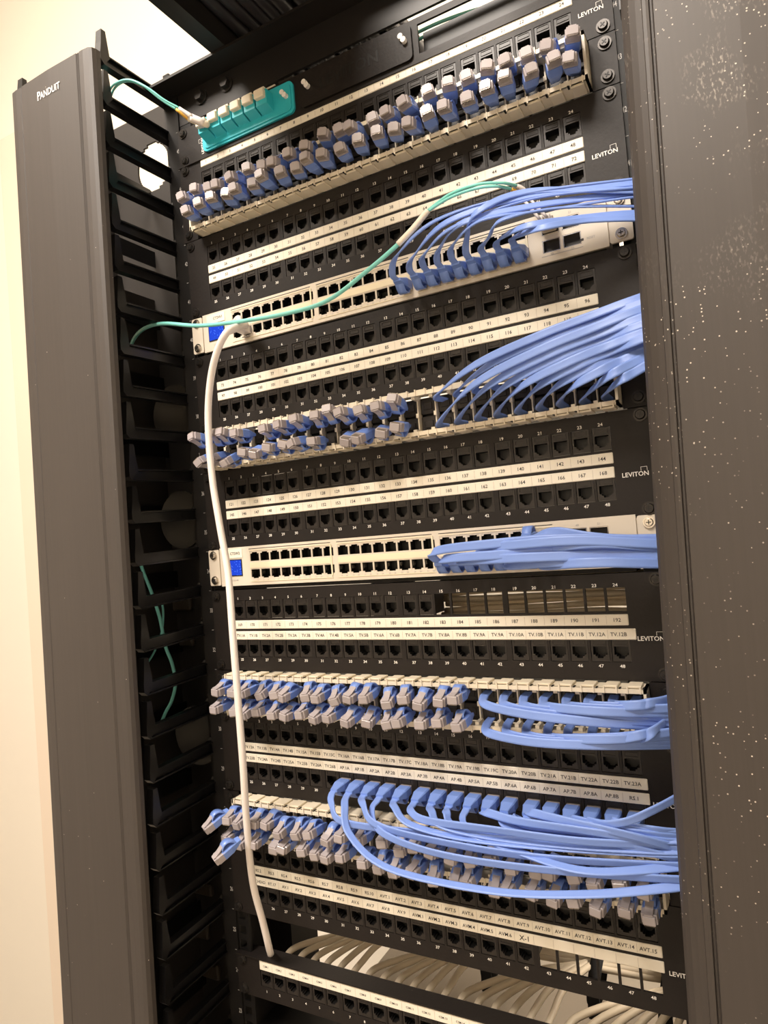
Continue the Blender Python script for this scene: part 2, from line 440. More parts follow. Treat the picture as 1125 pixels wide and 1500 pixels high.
def logo(mb, x, z, y=-0.0024, s_=1.0, rot=0.0):
    """white maker's word with the small open square over its end"""
    c, q = math.cos(rot), math.sin(rot)
    text(mb, 'LEVITON', x + 0.0105 * s_ * c, z + 0.0105 * s_ * q, y, 0.0052 * s_, 'white_ink', 1.0, rot)
    def bar(a0, a1, b0, b1):
        pts = [(a0, b0), (a1, b0), (a1, b1), (a0, b1)]
        mb.add([(x + (u * c - v * q) * s_, y, z + (u * q + v * c) * s_) for u, v in pts], [(0, 1, 2, 3)], 'white_ink')
    bar(.0150, .0200, .0052, .0055); bar(.0150, .0153, .0022, .0055); bar(.0197, .0200, .0022, .0055)

def patch_panel(zc, labels_up, labels_lo, label, upper_missing=(), lower_missing=(), up_end=0.2085, lo_end=0.2085, lo_start=-0.2080, fs=0.0044, numbers_up=True):
    """two-unit 48 port panel centred on zc"""
    loc = (0, 0, zc)
    t = thing('patch_panel', label, 'patch panel', loc, 'patch panels in the rack')
    mb = MB(); h = 0.020857; holes = []
    for i in range(1, 25):
        for s_ in (1, -1):
            x = colx(i); z = s_ * h
            holes.append((x - .0075, x + .0075, z - .0081, z + .0116))
    plate(mb, -.2378, .2413, -.0440, .0440, holes, -0.0022, 0.0, 'plate')
    for s_ in (1, -1):
        mb.box(-.2378, .2413, 0.0, .008, s_ * .0440 - (.0015 if s_ > 0 else 0), s_ * .0440 + (.0015 if s_ < 0 else 0), 'plate')
    # shallow tray between the rows of ports
    fp = mb.build('faceplate', t)
    mb = MB()
    for i in range(1, 25):
        text(mb, str(i), colx(i), 0.0347, -.0024, 0.0038, 'white_ink', 1.1)
        text(mb, str(i + 24), colx(i), -0.0322, -.0024, 0.0038, 'white_ink', 1.1)
    mb.build('port_numbers', fp)
    mb = MB(); logo(mb, 0.2140, -0.0095); mb.build('maker_name', fp)
    for i in range(1, 25):
        for s_, miss in ((1, upper_missing), (-1, lower_missing)):
            if i in miss: continue
            o = link('port_jack', JACK, t); o.location = (colx(i), -0.0016, s_ * h)
    for s_, labs, x0, x1 in ((1, labels_up, -0.2080, up_end), (-1, labels_lo, lo_start, lo_end)):
        z0, z1 = (0.0013, 0.0105) if s_ > 0 else (-0.0105, -0.0013)
        mb = MB(); mb.box(x0, x1, -.0030, -.0022, z0, z1, 'label', 0.0005)
        st = mb.build('label_strip', t); recalc(st)
        mb = MB(); pitch = 0.4165 / 24
        for i, s2 in enumerate(labs):
            xc = -0.2080 + pitch * (i + .5)
            big = s2 == 'X-1'
            text(mb, s2, xc, (z0 + z1) / 2, -.00315, (0.0062 if big else fs), 'ink', 1.0, maxw=pitch * 0.94)
            if i: mb.box(xc - pitch / 2 - .00012, xc - pitch / 2 + .00012, -.0031, -.0030, z0 + .001, z1 - .001, 'divider')
        mb.build('label_print', st)
    screws(t, (-.0381, .0381))
    return t

def panel24(zc, labs, label, strip_z, row_z, num_z, fs, lip, logo_at=None):
    loc = (0, 0, zc)
    t = thing('patch_panel', label, 'patch panel', loc, 'patch panels in the rack')
    mb = MB(); holes = [(colx(i) - .0075, colx(i) + .0075, row_z - .0081, row_z + .0112) for i in range(1, 25)]
    plate(mb, -.2400, .2413, -.0218, .0218, holes, -0.0022, 0.0, 'plate')
    mb.box(-.2400, .2413, 0.0, lip, .0205, .0218, 'plate'); mb.box(-.22, .22, 0.0, .02, -.0218, -.0205, 'plate')
    mb.box(-.2400, .2413, -.0042, -.0022, .0205, .0218, 'plate')
    fp = mb.build('faceplate', t)
    mb = MB()
    for i in range(1, 25): text(mb, str(i), colx(i), num_z, -.0024, 0.0036, 'white_ink', 1.1)
    mb.build('port_numbers', fp)
    if logo_at: mb = MB(); logo(mb, *logo_at); mb.build('maker_name', fp)
    for i in range(1, 25):
        o = link('port_jack', JACK, t); o.location = (colx(i), -0.0016, row_z)
    mb = MB(); mb.box(-.2080, .2100, -.0030, -.0022, strip_z[0], strip_z[1], 'label', 0.0005); st = mb.build('label_strip', t); recalc(st)
    mb = MB(); pitch = .418 / 24
    for i, s2 in enumerate(labs):
        xc = -.2080 + pitch * (i + .5)
        text(mb, s2, xc, sum(strip_z) / 2, -.00315, fs, 'ink', 1.0, maxw=pitch * .8)
        if i: mb.box(xc - pitch / 2 - .00012, xc - pitch / 2 + .00012, -.0031, -.0030, strip_z[0] + .001, strip_z[1] - .001, 'divider')
    mb.build('label_print', st)
    screws(t, (-.0159, .0159))
    return t

nums = lambda a, n=24: [str(a + i) for i in range(n)]
panel24(zu(43.5), nums(1), 'black panel numbered 1 to 24, right under the teal fibre plate', (.0128, .0208), -.0035, -.019, .0044, .02, (.2135, .001))
patch_panel(zu(41), nums(25), nums(49), 'black 48-port panel labelled 25 to 72, above the upper silver switch')
patch_panel(zu(38), nums(73), nums(97), 'black 48-port panel labelled 73 to 120, directly below the upper silver switch')
patch_panel(zu(35), nums(121), nums(145), 'black 48-port panel labelled 121 to 168, directly above the lower silver switch')
tv = ['TV.%d%s' % (n, c) for n in range(1, 13) for c in 'AB']
tv[17] = 'TV.9A'
patch_panel(zu(32), nums(169), tv, 'black panel labelled 169 to 192 and TV.1A to TV.12B, with ten empty openings', upper_missing=range(15, 25), lo_end=.2135, lo_start=-.2110)
l29u = ['TV.' + s_ for s_ in '13A 13B 14A 14B 15A 15B 15C 16A 16B 17A 17B 17C 18A 18B 19A 19B 19C 20A 20B 21A 21B 22A 22B 23A'.split()]
l29l = ['TV.' + s_ for s_ in '23B 24A 24B 25A 25B 26A 26B'.split()] + ['AP.%d%s' % (n, c) for n in range(1, 9) for c in 'AB'] + ['RS.1']
patch_panel(zu(29), l29u, l29l, 'black panel labelled TV.13A to RS.1 with blue cords in its lower row', up_end=.2115, lo_end=.2120, lo_start=-.2110)
l26u = ['RS.%d' % n for n in range(2, 11)] + ['AVT.%d' % n for n in range(1, 16)]
l26l = ['RT.HEAD', 'RT.17'] + ['AV.%d' % n for n in range(1, 10)] + ['AVM.%d' % n for n in range(1, 7)] + ['X-1'] + [''] * 6
patch_panel(zu(26), l26u, l26l, 'black panel labelled RS.2 to AVT.15 and X-1, with six bright empty openings', lower_missing=range(19, 25), up_end=.2105, lo_end=.2110, lo_start=-.2105)
panel24(zu(23.5), ['CSM.%d' % n for n in range(1, 25)], 'lowest black patch panel, single row of ports below the beige cables', (.0095, .0195), 0.0000, -.0125, .0028, .016)

# ------------------------------------------------------------------ fibre enclosure at the top
zc = zu(44.5)
fe = thing('fibre_enclosure', 'black one-unit fibre enclosure at the rack top holding the teal plate', 'fibre enclosure', (0, 0, zc))
mb = MB()
plate(mb, -.2400, .2413, -.0218, .0210, [(-.197, -.080, -.014, .0145), (.068, .190, -.014, .0145)], -.0015, .001, 'plate')
mb.box(-.22, .22, .001, .25, -.0218, -.0205, 'plate'); mb.box(-.2200, -.2185, .001, .25, -.0205, .0200, 'plate'); mb.box(.2185, .2200, .001, .25, -.0205, .02, 'plate')
mb.box(.068, .190, .012, .014, -.014, .0145, 'hole')
fr = mb.build('chassis', fe)
mb = MB(); logo(mb, -.2040, -.0170, -.0018, 0.9, math.pi / 2); mb.build('maker_name', fr)
screws(fe, (-.0159, .0159), -.0015)
def rounded(x0, x1, z0, z1, r, n=5):
    o = []
    for cx, cz, a0 in ((x1 - r, z0 + r, -90), (x1 - r, z1 - r, 0), (x0 + r, z1 - r, 90), (x0 + r, z0 + r, 180)):
        for k in range(n + 1):
            q = math.radians(a0 + 90 * k / n); o.append((cx + r * math.cos(q), cz + r * math.sin(q)))
    return o
ap = MB(); ap.prism(rounded(-.2015, -.0750, -.0175, .0170, .006), 'y', -.0040, -.0015, 'teal')
ap.prism(rounded(-.1985, -.0780, -.0150, .0145, .005), 'y', -.0052, -.0040, 'teal')
tp = recalc(ap.build('adapter_plate', fe))
for k in range(6):
    x0 = -.1955 + k * .0162
    mb = MB()
    mb.prism([(-.0052, -.0085), (-.0165, -.0045), (-.0165, .0105), (-.0052, .0105)], 'x', x0, x0 + .0142, 'teal')
    ad = recalc(mb.build('adapter', tp))
    mb = MB()
    if k:
        mb.box(x0 + .0008, x0 + .0128, -.0215, -.0165, .0010, .0100, 'cream', .0008)
        mb.box(x0 + .0012, x0 + .0124, -.0180, -.0060, .0105, .0125, 'cream')
        recalc(mb.build('dust_cap', ad))
mb = MB()
for dx, dz in ((-.0862, .0050), (-.0832, .0010)):
    mb.cyl((dx, dz), 'y', .0026, -.0052, -.0095, 'white_ink', 12)
recalc(mb.build('plunger', tp))
mb = MB(); mb.prism(rounded(-.0670, .0620, -.0175, .0170, .005), 'y', -.0040, -.0015, 'plate')
bp = recalc(mb.build('blank_plate', fe))
mb = MB(); text(mb, 'LEVITON', -.0080, .0000, -.00430, .0165, 'hole', 1.05)
mb.build('embossed_name', bp)
for xx in (-.0580, .0535):
    mb = MB()
    for dx, dz in ((-.0012, .0022), (.0016, -.0022)): mb.cyl((xx + dx, dz + .004), 'y', .0027, -.0040, -.0080, 'white_ink', 12)
    recalc(mb.build('plunger', bp))
mb = MB(); mb.box(-.118, -.103, .004, .016, .0215, .0275, 'switch'); mb.box(-.098, -.080, .004, .016, .0215, .0275, 'web'); mb.build('clip', fe)

# ------------------------------------------------------------------ switches
SWZ = (zu(39.5) + .0012, zu(33.5) + .0034)
def sw_col(i): return -0.1727 + 0.01366 * i + 0.0037 * (i // 8)      # 0..23
SW_UP, SW_LO = 0.0095, -0.0090
def switch_port_mesh():
    mb = MB()
    holes = [(-.0059, .0059, -.0047, .0036), (-.0036, .0036, .0036, .0049)]
    plate(mb, -.0062, .0062, -.0052, .0052, holes, 0.0, 0.0006, 'switch', back=False)
    plate(mb, -.0062, .0062, -.0052, .0052, holes, 0.0006, 0.0100, 'hole', back=False)
    mb.box(-.0062, .0062, .0100, .018, -.0052, .0052, 'hole')
    mb.box(.0050, .0055, .002, .006, -.0030, .0005, 'steel')
    return mb.mesh('port')
SWP = switch_port_mesh()
def switch(zc, name_label, label):
    t = thing('network_switch', label, 'network switch', (0, 0, zc), 'silver network switches in the rack')
    mb = MB(); holes = []
    for i in range(24):
        for z in (SW_UP, SW_LO):
            x = sw_col(i); holes.append((x - .0062, x + .0062, z - .0052, z + .0052))
    for k in range(2):
        for z in (.0080, -.0075):
            x = .1745 + k * .0175; holes.append((x - .0076, x + .0076, z - .0056, z + .0056))
    plate(mb, -.2215, .2215, -.0212, .0212, holes, -.0030, 0.0, 'switch')
    mb.box(-.2195, .2195, .0175, .30, -.0195, .0200, 'switch')
    mb.box(-.2195, .2195, 0.0, .0175, -.0195, -.0185, 'switch'); mb.box(-.2195, .2195, 0.0, .0175, .0190, .0200, 'switch')
    mb.box(-.2195, -.2185, 0.0, .0175, -.0185, .0190, 'switch'); mb.box(.2185, .2195, 0.0, .0175, -.0185, .0190, 'switch')
    fp = mb.build('front_panel', t)
    mb = MB()
    for x0, x1 in ((-.1800, -.0730), (-.0665, .0405), (.0465, .1545)):     # dark slots above the ports and pale strip between rows
        mb.box(x0, x1 - .001, -.0032, -.0029, .0180, .0186, 'hole')
        mb.box(x0 + .0005, x1 - .0020, -.0034, -.0029, -.0028, .0032, 'switch_pale')
        mb.box(x1 - .0016, x1, -.0036, -.0029, -.0150, .0160, 'switch_pale')
        mb.box(x0, x1, -.0036, -.0029, -.0176, -.0171, 'switch_pale')
        mb.box(x0, x1, -.0036, -.0029, .0162, .0167, 'switch_pale')
    mb.box(.1655, .2005, -.0032, -.0029, -.0162, -.0156, 'grey_ink')
    mb.build('trim_strip', fp)
    mb = MB()
    for i in range(24):
        text(mb, '%d' % (2 * i + 1), sw_col(i) - .003, -.0160, -.0032, .0022, 'grey_ink')
        text(mb, '%d' % (2 * i + 2), sw_col(i) + .003, -.0160, -.0032, .0022, 'grey_ink')
    mb.box(.1985, .2015, -.0032, -.0030, -.0110, -.0090, 'ink')
    text(mb, 'RESET', .2075, -.0100, -.0032, .0026, 'grey_ink')
    text(mb, '49', .1745, .0160, -.0032, .0026, 'grey_ink'); text(mb, '51', .192, .0160, -.0032, .0026, 'grey_ink')
    text(mb, '50', .1745, -.0150, -.0032, .0026, 'grey_ink'); text(mb, '52', .192, -.0150, -.0032, .0026, 'grey_ink')
    mb.build('port_numbers', fp)
    for i in range(24):
        for z in (SW_UP, SW_LO):
            o = link('port', SWP, t); o.location = (sw_col(i), -.0026, z)
            if z < 0: o.rotation_euler = (0, math.pi, 0)
    for k in range(2):
        for z in (.0080, -.0075):
            x = .1745 + k * .0175; mb = MB()
            mb.box(x - .0074, x - .0068, -.0028, .0172, z - .0054, z + .0054, 'steel'); mb.box(x + .0068, x + .0074, -.0028, .0172, z - .0054, z + .0054, 'steel')
            mb.box(x - .0068, x + .0068, -.0028, .0172, z + .0048, z + .0054, 'steel'); mb.box(x - .0068, x + .0068, -.0028, .0172, z - .0054, z - .0048, 'steel')
            mb.box(x - .0068, x + .0068, .003, .0172, z - .0048, z + .0048, 'hole')
            mb.build('optical_cage', t)
    mb = MB(); mb.box(-.2135, -.1905, -.0036, -.0028, -.0105, .0080, 'hole'); mb.box(-.2125, -.1915, -.0039, -.0036, -.0095, .0070, 'screen')
    mb.build('touch_screen', t)
    mb = MB(); mb.box(-.2150, -.1890, -.0036, -.0030, .0095, .0192, 'label'); text(mb, name_label, -.1990, .0145, -.0038, .0042, 'ink')
    text(mb, 'USW-48', -.202, -.0150, -.0032, .0028, 'grey_ink')
    mb.build('name_label', t)
    mb = MB(); mb.box(-.2180, .2180, .001, .28, -.0252, -.0214, 'rail'); mb.build('support_tray', t)
    for sgn in (-1, 1):
        mb = MB(); a0, a1 = sorted((sgn * .2225, sgn * .2408)) if sgn > 0 else (-.2378, -.2225)
        mb.prism(rounded(a0, a1, -.0200, .0200, .0015, 2), 'y', -.0032, -.0010, 'switch')
        e0, e1 = sorted((sgn * .2195, sgn * .2225)); mb.box(e0, e1, -.0010, .05, -.018, .018, 'switch')
        for z in (-.0140, .0140):
            mb.cyl((sgn * .2316, z), 'y', .0046, -.0033, -.0030, 'hole', 14)
        recalc(mb.build('mounting_ear', t))
        for z in (-.0140, .0140):
            o = link('screw', SCREW_S, t); o.location = (.2316 if sgn > 0 else -.2302, -.0034, z); o.scale = (.85, 1, .85)
    return t
switch(SWZ[0], 'CTSW1', 'silver 48-port network switch labelled CTSW1, the upper of the two')
switch(SWZ[1], 'CTSW2', 'silver 48-port network switch labelled CTSW2, the lower of the two')

# ------------------------------------------------------------------ cream cord organizers
OP = 0.4345 / 24
def ox(i): return -0.2150 + OP * (i - .5)
def tab_mesh():
    mb = MB(); w_ = OP
    mb.box(-w_ * .30, w_ * .30, -.0180, -.0030, .0203, .0222, 'cream', .0004)
    mb.box(-w_ * .30, -w_ * .24, -.0210, -.0195, .0165, .0222, 'cream'); mb.box(w_ * .24, w_ * .30, -.0210, -.0195, .0165, .0222, 'cream')
    mb.box(w_ * .36, w_ * .44, -.0203, -.0150, .0202, .0208, 'hole')
    return recalc_mesh(mb.mesh('latch'))
def recalc_mesh(me):
    import bmesh
    bm = bmesh.new(); bm.from_mesh(me); bmesh.ops.recalc_face_normals(bm, faces=bm.faces); bm.to_mesh(me); bm.free(); return me
TAB = tab_mesh()
def cassette_mesh():
    mb = MB(); w_ = OP * .42
    for z in (.0087, -.0087):
        mb.box(-w_, w_, -.0040, .002, z - .0078, z + .0078, 'jack', .0006)
        mb.box(-w_ * .55, w_ * .55, -.0050, -.0040, z - .0035, z + .0035, 'jack', .0004)
    mb.box(-w_ - .0003, w_ + .0003, .002, .30, -.0175, .0175, 'hole')
    return recalc_mesh(mb.mesh('cassette'))
CASS = cassette_mesh()
def post_mesh():
    mb = MB()
    mb.box(-.0006, .0006, -.0080, .0, -.0185, .0185, 'cream')
    for s_ in (1, -1):
        mb.box(-.0017, .0017, -.0175, -.0060, min(s_ * .0140, s_ * .0185), max(s_ * .0140, s_ * .0185), 'cream')
    mb.box(-.0013, .0013, -.0100, -.0070, -.0020, .0020, 'cream')
    return mb.mesh('divider')
DIV = post_mesh()
def organizer(zc, label):
    t = thing('cord_organizer', label, 'cord organizer', (0, 0, zc), 'cream cord organizers in the rack')
    mb = MB()
    x0, x1 = -.2150, .2195
    for s_ in (1, -1):
        z0, z1 = sorted((s_ * .0185, s_ * .0203))
        mb.box(x0, x1, -.0195, .0, z0, z1, 'cream')
        z0, z1 = sorted((s_ * .0165, s_ * .0203))
        mb.box(x0, x1, -.0200, -.0180, z0, z1, 'cream')
    mb.box(x0 - .0003, x0 + .0020, -.0200, 0, -.0203, .0203, 'cream'); mb.box(x1 - .0022, x1, -.0200, 0, -.0203, .0203, 'cream')
    mb.build('frame', t)
    for sgn in (-1, 1):
        mb = MB(); a0, a1 = sorted((sgn * .2200, sgn * .2413)); mb.box(a0, a1, -.0022, 0, -.0218, .0218, 'plate')
        mb.build('mounting_ear', t)
    for i in range(1, 25):
        o = link('cassette', CASS, t); o.location = (ox(i), 0, 0)
        for s_ in (1, -1):
            o = link('latch', TAB, t); o.location = (ox(i), 0, 0)
            if s_ < 0: o.rotation_euler = (0, math.pi, 0)
    for i in range(1, 24):
        o = link('divider', DIV, t); o.location = (ox(i) + OP / 2, 0, 0)
    screws(t, (-.0140, .0140), -.0022, None, (-.2330, .2326))
ORGZ = {'top': zu(42.5), 'second': zu(36.5), 'third': zu(30.5), 'bottom': zu(27.5)}
organizer(ORGZ['top'], 'cream cord organizer full of parked plugs, the topmost, above ports 25 to 48')
organizer(ORGZ['second'], 'cream cord organizer whose right half feeds blue cables up to the right')
organizer(ORGZ['third'], 'cream cord organizer under panel TV.1A, its right third feeding blue cables')
organizer(ORGZ['bottom'], 'lowest cream cord organizer, half hidden by blue cables sweeping across it')

# ------------------------------------------------------------------ plugs
# origin where the boot ends; the plug points to -Y; latch side is +Z
def plug_body_mesh():
    mb = MB()
    mb.box(-.00585, .00585, -.0235, -.0125, -.0040, .0038, 'clear', .0004)
    mb.box(-.0047, .0047, -.0262, -.0235, -.0036, .0034, 'clear', .0004)
    mb.loft([[(-.0031, y, z), (.0031, y, z), (.0031, y, z + .0009), (-.0031, y, z + .0009)] for y, z in ((-.0255, .0036), (-.0200, .0046), (-.0130, .0072), (-.0090, .0080))], 'clear')
    for k in range(8):
        x = -.0036 + k * .00102
        mb.box(x - .0002, x + .0002, -.0258, -.0200, -.0044, -.0034, 'gold')
    mb.box(-.0050, .0050, -.0180, -.0172, -.0044, -.0038, 'clear')
    return recalc_mesh(mb.mesh('plug_body'))
def boot_mesh():
    mb = MB()
    def r(y, w_, h0, h1):
        c = min(w_, (h1 - h0) / 2) * .25
        return [(-w_ + c, y, h0), (w_ - c, y, h0), (w_, y, h0 + c), (w_, y, h1 - c), (w_ - c, y, h1), (-w_ + c, y, h1), (-w_, y, h1 - c), (-w_, y, h0 + c)]
    mb.loft([r(-.0165, .0062, -.0045, .0041), r(-.0070, .0062, -.0044, .0042), r(-.0050, .0056, -.0038, .0036), r(.0, .0045, -.0024, .0024), r(.004, .0038, -.0014, .0014)], 'blue_boot')
    # latch guard: an arched strap over the latch with an opening under it
    path = [(0, -.0010, .0022), (0, -.0035, .0060), (0, -.0070, .0085), (0, -.0110, .0086), (0, -.0140, .0066), (0, -.0150, .0045)]
    mb.sweep(catmull(path, 4), lambda q: [(-.0042, -.0006), (.0042, -.0006), (.0042, .0006), (-.0042, .0006)], 'blue_boot', [(1, 0, 0)])
    return recalc_mesh(mb.mesh('boot'))
PLUGB = plug_body_mesh(); BOOT = boot_mesh()
def make_plug(loc, rot, label, group, pull=0.0):
    t = thing('parked_plug', label, 'network plug', loc, group)
    t.rotation_euler = rot
    b_ = link('plug_body', PLUGB, t); c_ = link('boot', BOOT, t)
    return t
def park_row(org, row, cols, roll, name, yaw=0.0, pitch=0.0, jit=(.14, .20, .22), ybase=-.0170, dz=0.0, skip=(), outs=.0035):
    zc = ORGZ[org] + (.0090 if row == 'upper' else -.0088) + dz
    n = 0
    for i in cols:
        if i in skip: continue
        n += 1
        lab = 'clear plug with blue boot, %s from left in the %s row of %s' % (ORD[n], row, name)
        p = (ox(i) + random.uniform(-.0022, .0022), ybase - random.uniform(-.0008, outs), zc + random.uniform(-.0016, .0016))
        r = (pitch + random.uniform(-jit[0], jit[0]), roll + random.uniform(-jit[2], jit[2]), yaw + random.uniform(-jit[1], jit[1]))
        make_plug(p, r, lab, 'plugs parked in the cream organizers')
park_row('top', 'upper', range(1, 25), 0.0, 'the topmost organizer', pitch=.05, yaw=.05, dz=-.001)
park_row('top', 'lower', range(1, 25), 0.0, 'the topmost organizer', pitch=-.02, yaw=.12, dz=.000)
park_row('second', 'upper', range(1, 15), math.pi, 'the second organizer', pitch=.1, skip=(5,))
park_row('second', 'lower', range(1, 15), math.pi, 'the second organizer', pitch=-.25, jit=(.2, .3, .5), skip=(10,))
park_row('third', 'upper', range(1, 17), 0.0, 'the third organizer', pitch=.15, dz=.0015)
park_row('third', 'lower', range(1, 17), 0.0, 'the third organizer', pitch=.15, dz=-.001)
park_row('bottom', 'upper', range(1, 25), 0.0, 'the lowest organizer', pitch=.12)
park_row('bottom', 'lower', range(1, 25), 0.0, 'the lowest organizer', pitch=.12, dz=-.001)
a = at(338, 1172, -.035)
make_plug((ox(1) - .004, -.036, ORGZ['bottom'] + .013), (.45, .1, -.45), 'clear plug with blue boot sticking out furthest at the lowest organizer\'s top left corner', 'plugs parked in the cream organizers')
make_plug((ox(2) + .012, -.060, ORGZ['bottom'] - .002), (.5, .15, -.5), 'clear plug with blue boot hanging in front of the white cable', 'plugs parked in the cream organizers')

# ------------------------------------------------------------------ blue flat cables
def cable(label, group, pts, hints, wdt=.0072, plug=None, flip=False, name='patch_cable', matn='blue', drop=True):
    """pts: points of the place; plug: position of the port opening the cord is plugged into"""
    o0 = Vector(pts[0])
    t = thing(name, label, 'network cable', o0, group)
    P = [Vector(p) for p in pts]
    mb = MB(); mb.ribbon(P, wdt, .0017, matn, hints); r = recalc(mb.build('flat_cable', t)); r.location = -o0
    if plug is not None:
        rot = Euler((0, math.pi if flip else 0, math.pi))
        for nm, me in (('plug_body', PLUGB), ('boot', BOOT)):
            q = link(nm, me, t); q.location = Vector(plug) - o0; q.rotation_euler = rot
    return t
H_RUN = [(1, 0, 0), (.8, 0, .5), (.3, .2, .9), (0, .25, 1), (0, .25, 1), (0, .2, 1)]
def away(p, prev):
    """carry on past the cover's edge into the duct"""
    p = Vector(p); d = (p - Vector(prev)).normalized()
    return [p + d * .022 + Vector((0, .006, 0)), p + d * .040 + Vector((.006, .022, -.004))]

# upper switch: nine cords in its lower right ports
ports = [14.6, 16, 17, 18, 19, 20, 21, 22, 23]
ends = [(912, 264), (914, 270), (914, 276), (914, 284), (915, 290), (914, 279), (915, 302), (916, 313), (916, 320)]
mids = [[(583, 372), (640, 322), (760, 285)], [(606, 375), (655, 325), (770, 288)], [(622, 372), (665, 332), (780, 291)],
        [(645, 362), (680, 325), (790, 300)], [(664, 358), (705, 322), (800, 308)], [(684, 348), (697, 312), (770, 281)],
        [(716, 348), (735, 322), (815, 305)], [(738, 346), (775, 330), (845, 320)], [(756, 346), (795, 333), (855, 323)]]
for k, (i, e, md) in enumerate(zip(ports, ends, mids)):
    i0 = int(round(i)) if k else 15
    pz = SWZ[0] + SW_LO
    org = Vector((sw_col(i0), -.021, pz))
    ym = [-.045, -.055 - .001 * k, -.045, -.04]
    pts = [org, org + Vector((0, -.012, .003))]
    for j, (x, y) in enumerate(md): pts.append(at(x, y, ym[j] if j < 3 else -.045))
    pe = at(e[0], e[1], -.030 - .002 * (k % 3)); pts.append(pe); pts += away(pe, pts[-2])
    cable('blue flat cable in the upper switch, %s from left of nine plugged there' % ORD[k + 1], 'blue cables of the upper switch', pts,
          [(1, 0, 0), (1, 0, .2), (.6, .2, .8)] + ([(0, .9, .5)] * 4 if k in (0, 2, 4, 6) else [(0, .35, 1)] * 4), .0062, plug=org, flip=True)

# lower switch: bundle sweeping right
for k in range(9):
    up = k == 8
    i0 = 22 if up else 16 + k
    org = Vector((sw_col(i0), -.021, SWZ[1] + (SW_UP if up else SW_LO)))
    pts = [org]
    if up:
        pts += [at(812, 779, -.034), at(860, 786, -.040), at(905, 790, -.042)]; ye = 790
    else:
        xb, yb = [(636, 808), (650, 819), (676, 822), (700, 806), (722, 820), (744, 828), (770, 810), (795, 828)][k]
        ye = [791, 803, 813, 796, 808, 821, 800, 825][k]
        Yk = -.046 - .0028 * (k % 4)
        pts += [at(xb, yb, -.038)]
        for q in (.28, .6): pts.append(at(xb + (952 - xb) * q, yb + (ye - yb) * q - 9 * math.sin(math.pi * q) * (1 if k in (0, 3, 6) else .3), Yk - .004))
    pe = at(952, ye, -.040 - .0022 * (k % 4)); pts.append(pe); pts += away(pe, pts[-2])
    lab = 'blue flat cable in the lower switch, %s from left of those in its lower row' % ORD[k + 1] if not up else 'blue flat cable looping from the upper row of the lower switch'
    cable(lab, 'blue cables of the lower switch', pts, [(1, 0, 0), (.3, 0, 1), (0, .15, 1), (0, .15, 1), (0, .15, 1)], .0080, plug=org, flip=not up)

# second organizer: upper and lower rows run up to the right
def org_cables(org, row, cols, starts, mid, end, name, hints, wdt=.0076, y0=-.016, ym=-.05, ye=-.035):
    zc = ORGZ[org] + (.0110 if row == 'upper' else -.0135)
    for k, i in enumerate(cols):
        p0 = Vector((ox(i), -.004, zc)); p1 = Vector((ox(i) + random.uniform(-.001, .001), y0 - .004, zc + (.003 if org == 'second' else -.002)))
        pts = [p0, p1]
        for x, y, Y in mid(k, i, p1): pts.append(at(x, y, Y))
        ex, ey = end(k); pe = at(ex, ey, ye - .0016 * (k % 5)); pts.append(pe); pts += away(pe, pts[-2])
        cable('blue flat cable leaving the %s row of %s, %s from left there' % (row, name, ORD[k + 1]), 'blue cables leaving the cream organizers', pts, hints, wdt, name='retractable_cable')
def pxof(p):
    d = Vector(p) - CAMP; z = d.dot(FW); return 562.5 + FPX * d.dot(RT) / z, 750 + FPX * d.dot(DN) / z
HU = [(1, 0, .1), (1, 0, .3), (.5, 0, 1), (.2, .3, 1), (0, .3, 1), (0, .3, 1), (0, .3, 1)]
def rise(k, p1, ex, ey, bulge, Y):
    x, y = pxof(p1); out = []
    L = math.hypot(ex - x, ey - y)
    for q in ((.22, .55, .82) if L > 120 else (.5,)):
        b_ = bulge * math.sin(math.pi * q ** .6)
        out.append((x + (ex - x) * q + (ey - y) / L * b_, y + (ey - y) * q - (ex - x) / L * b_, Y * (.75 + .25 * math.sin(math.pi * q)) + .0022 * (k % 3)))
    return out
HR = [(1, 0, .2), (.8, 0, .6), (.3, .1, 1), (0, .2, 1), (0, .2, 1), (0, .2, 1)]
EU = [(924, 441), (925, 449), (925, 458), (925, 466), (926, 474), (926, 482), (927, 489), (927, 497), (928, 505)]
EL = [(926, 458), (927, 470), (927, 480), (928, 492), (928, 501), (929, 510), (929, 520), (930, 531), (930, 545)]
org_cables('second', 'upper', range(16, 25), None, lambda k, i, p1: rise(k, p1, *EU[k], 16 - 1.5 * k, -.046), lambda k: EU[k], 'the second organizer', HR, ye=-.040)
org_cables('second', 'lower', range(16, 25), None, lambda k, i, p1: rise(k, p1, *EL[k], 24 - 2.6 * k, -.058), lambda k: EL[k], 'the second organizer', HR, ye=-.048)
HD = [(1, 0, 0), (1, 0, -.3), (.4, 0, 1), (0, .2, 1), (0, -.2, 1), (0, -.2, 1), (0, -.2, 1)]
T3U = [(971, 1064), (971, 1058), (971, 1050), (971, 1044), (970, 1038), (970, 1033), (970, 1030), (969, 1027)]
T3L = [(974, 1091), (974, 1087), (974, 1082), (973, 1078), (973, 1074), (973, 1071), (972, 1068), (972, 1060)]
def sag(k, p1, ex, ey, b_, Y):
    x, y = pxof(p1)
    return [(x + 5, y + min(12, b_), Y * .85)] + [(x + (ex - x) * q, y + (ey - y) * q + b_ * math.sin(math.pi * q ** .55), Y + .0024 * (k % 3)) for q in ((.25, .6) if ex - x > 110 else (.5,))]
org_cables('third', 'upper', range(17, 25), None, lambda k, i, p1: sag(k, p1, *T3U[k], 15 - 1.8 * k, -.048), lambda k: T3U[k], 'the third organizer', HD)
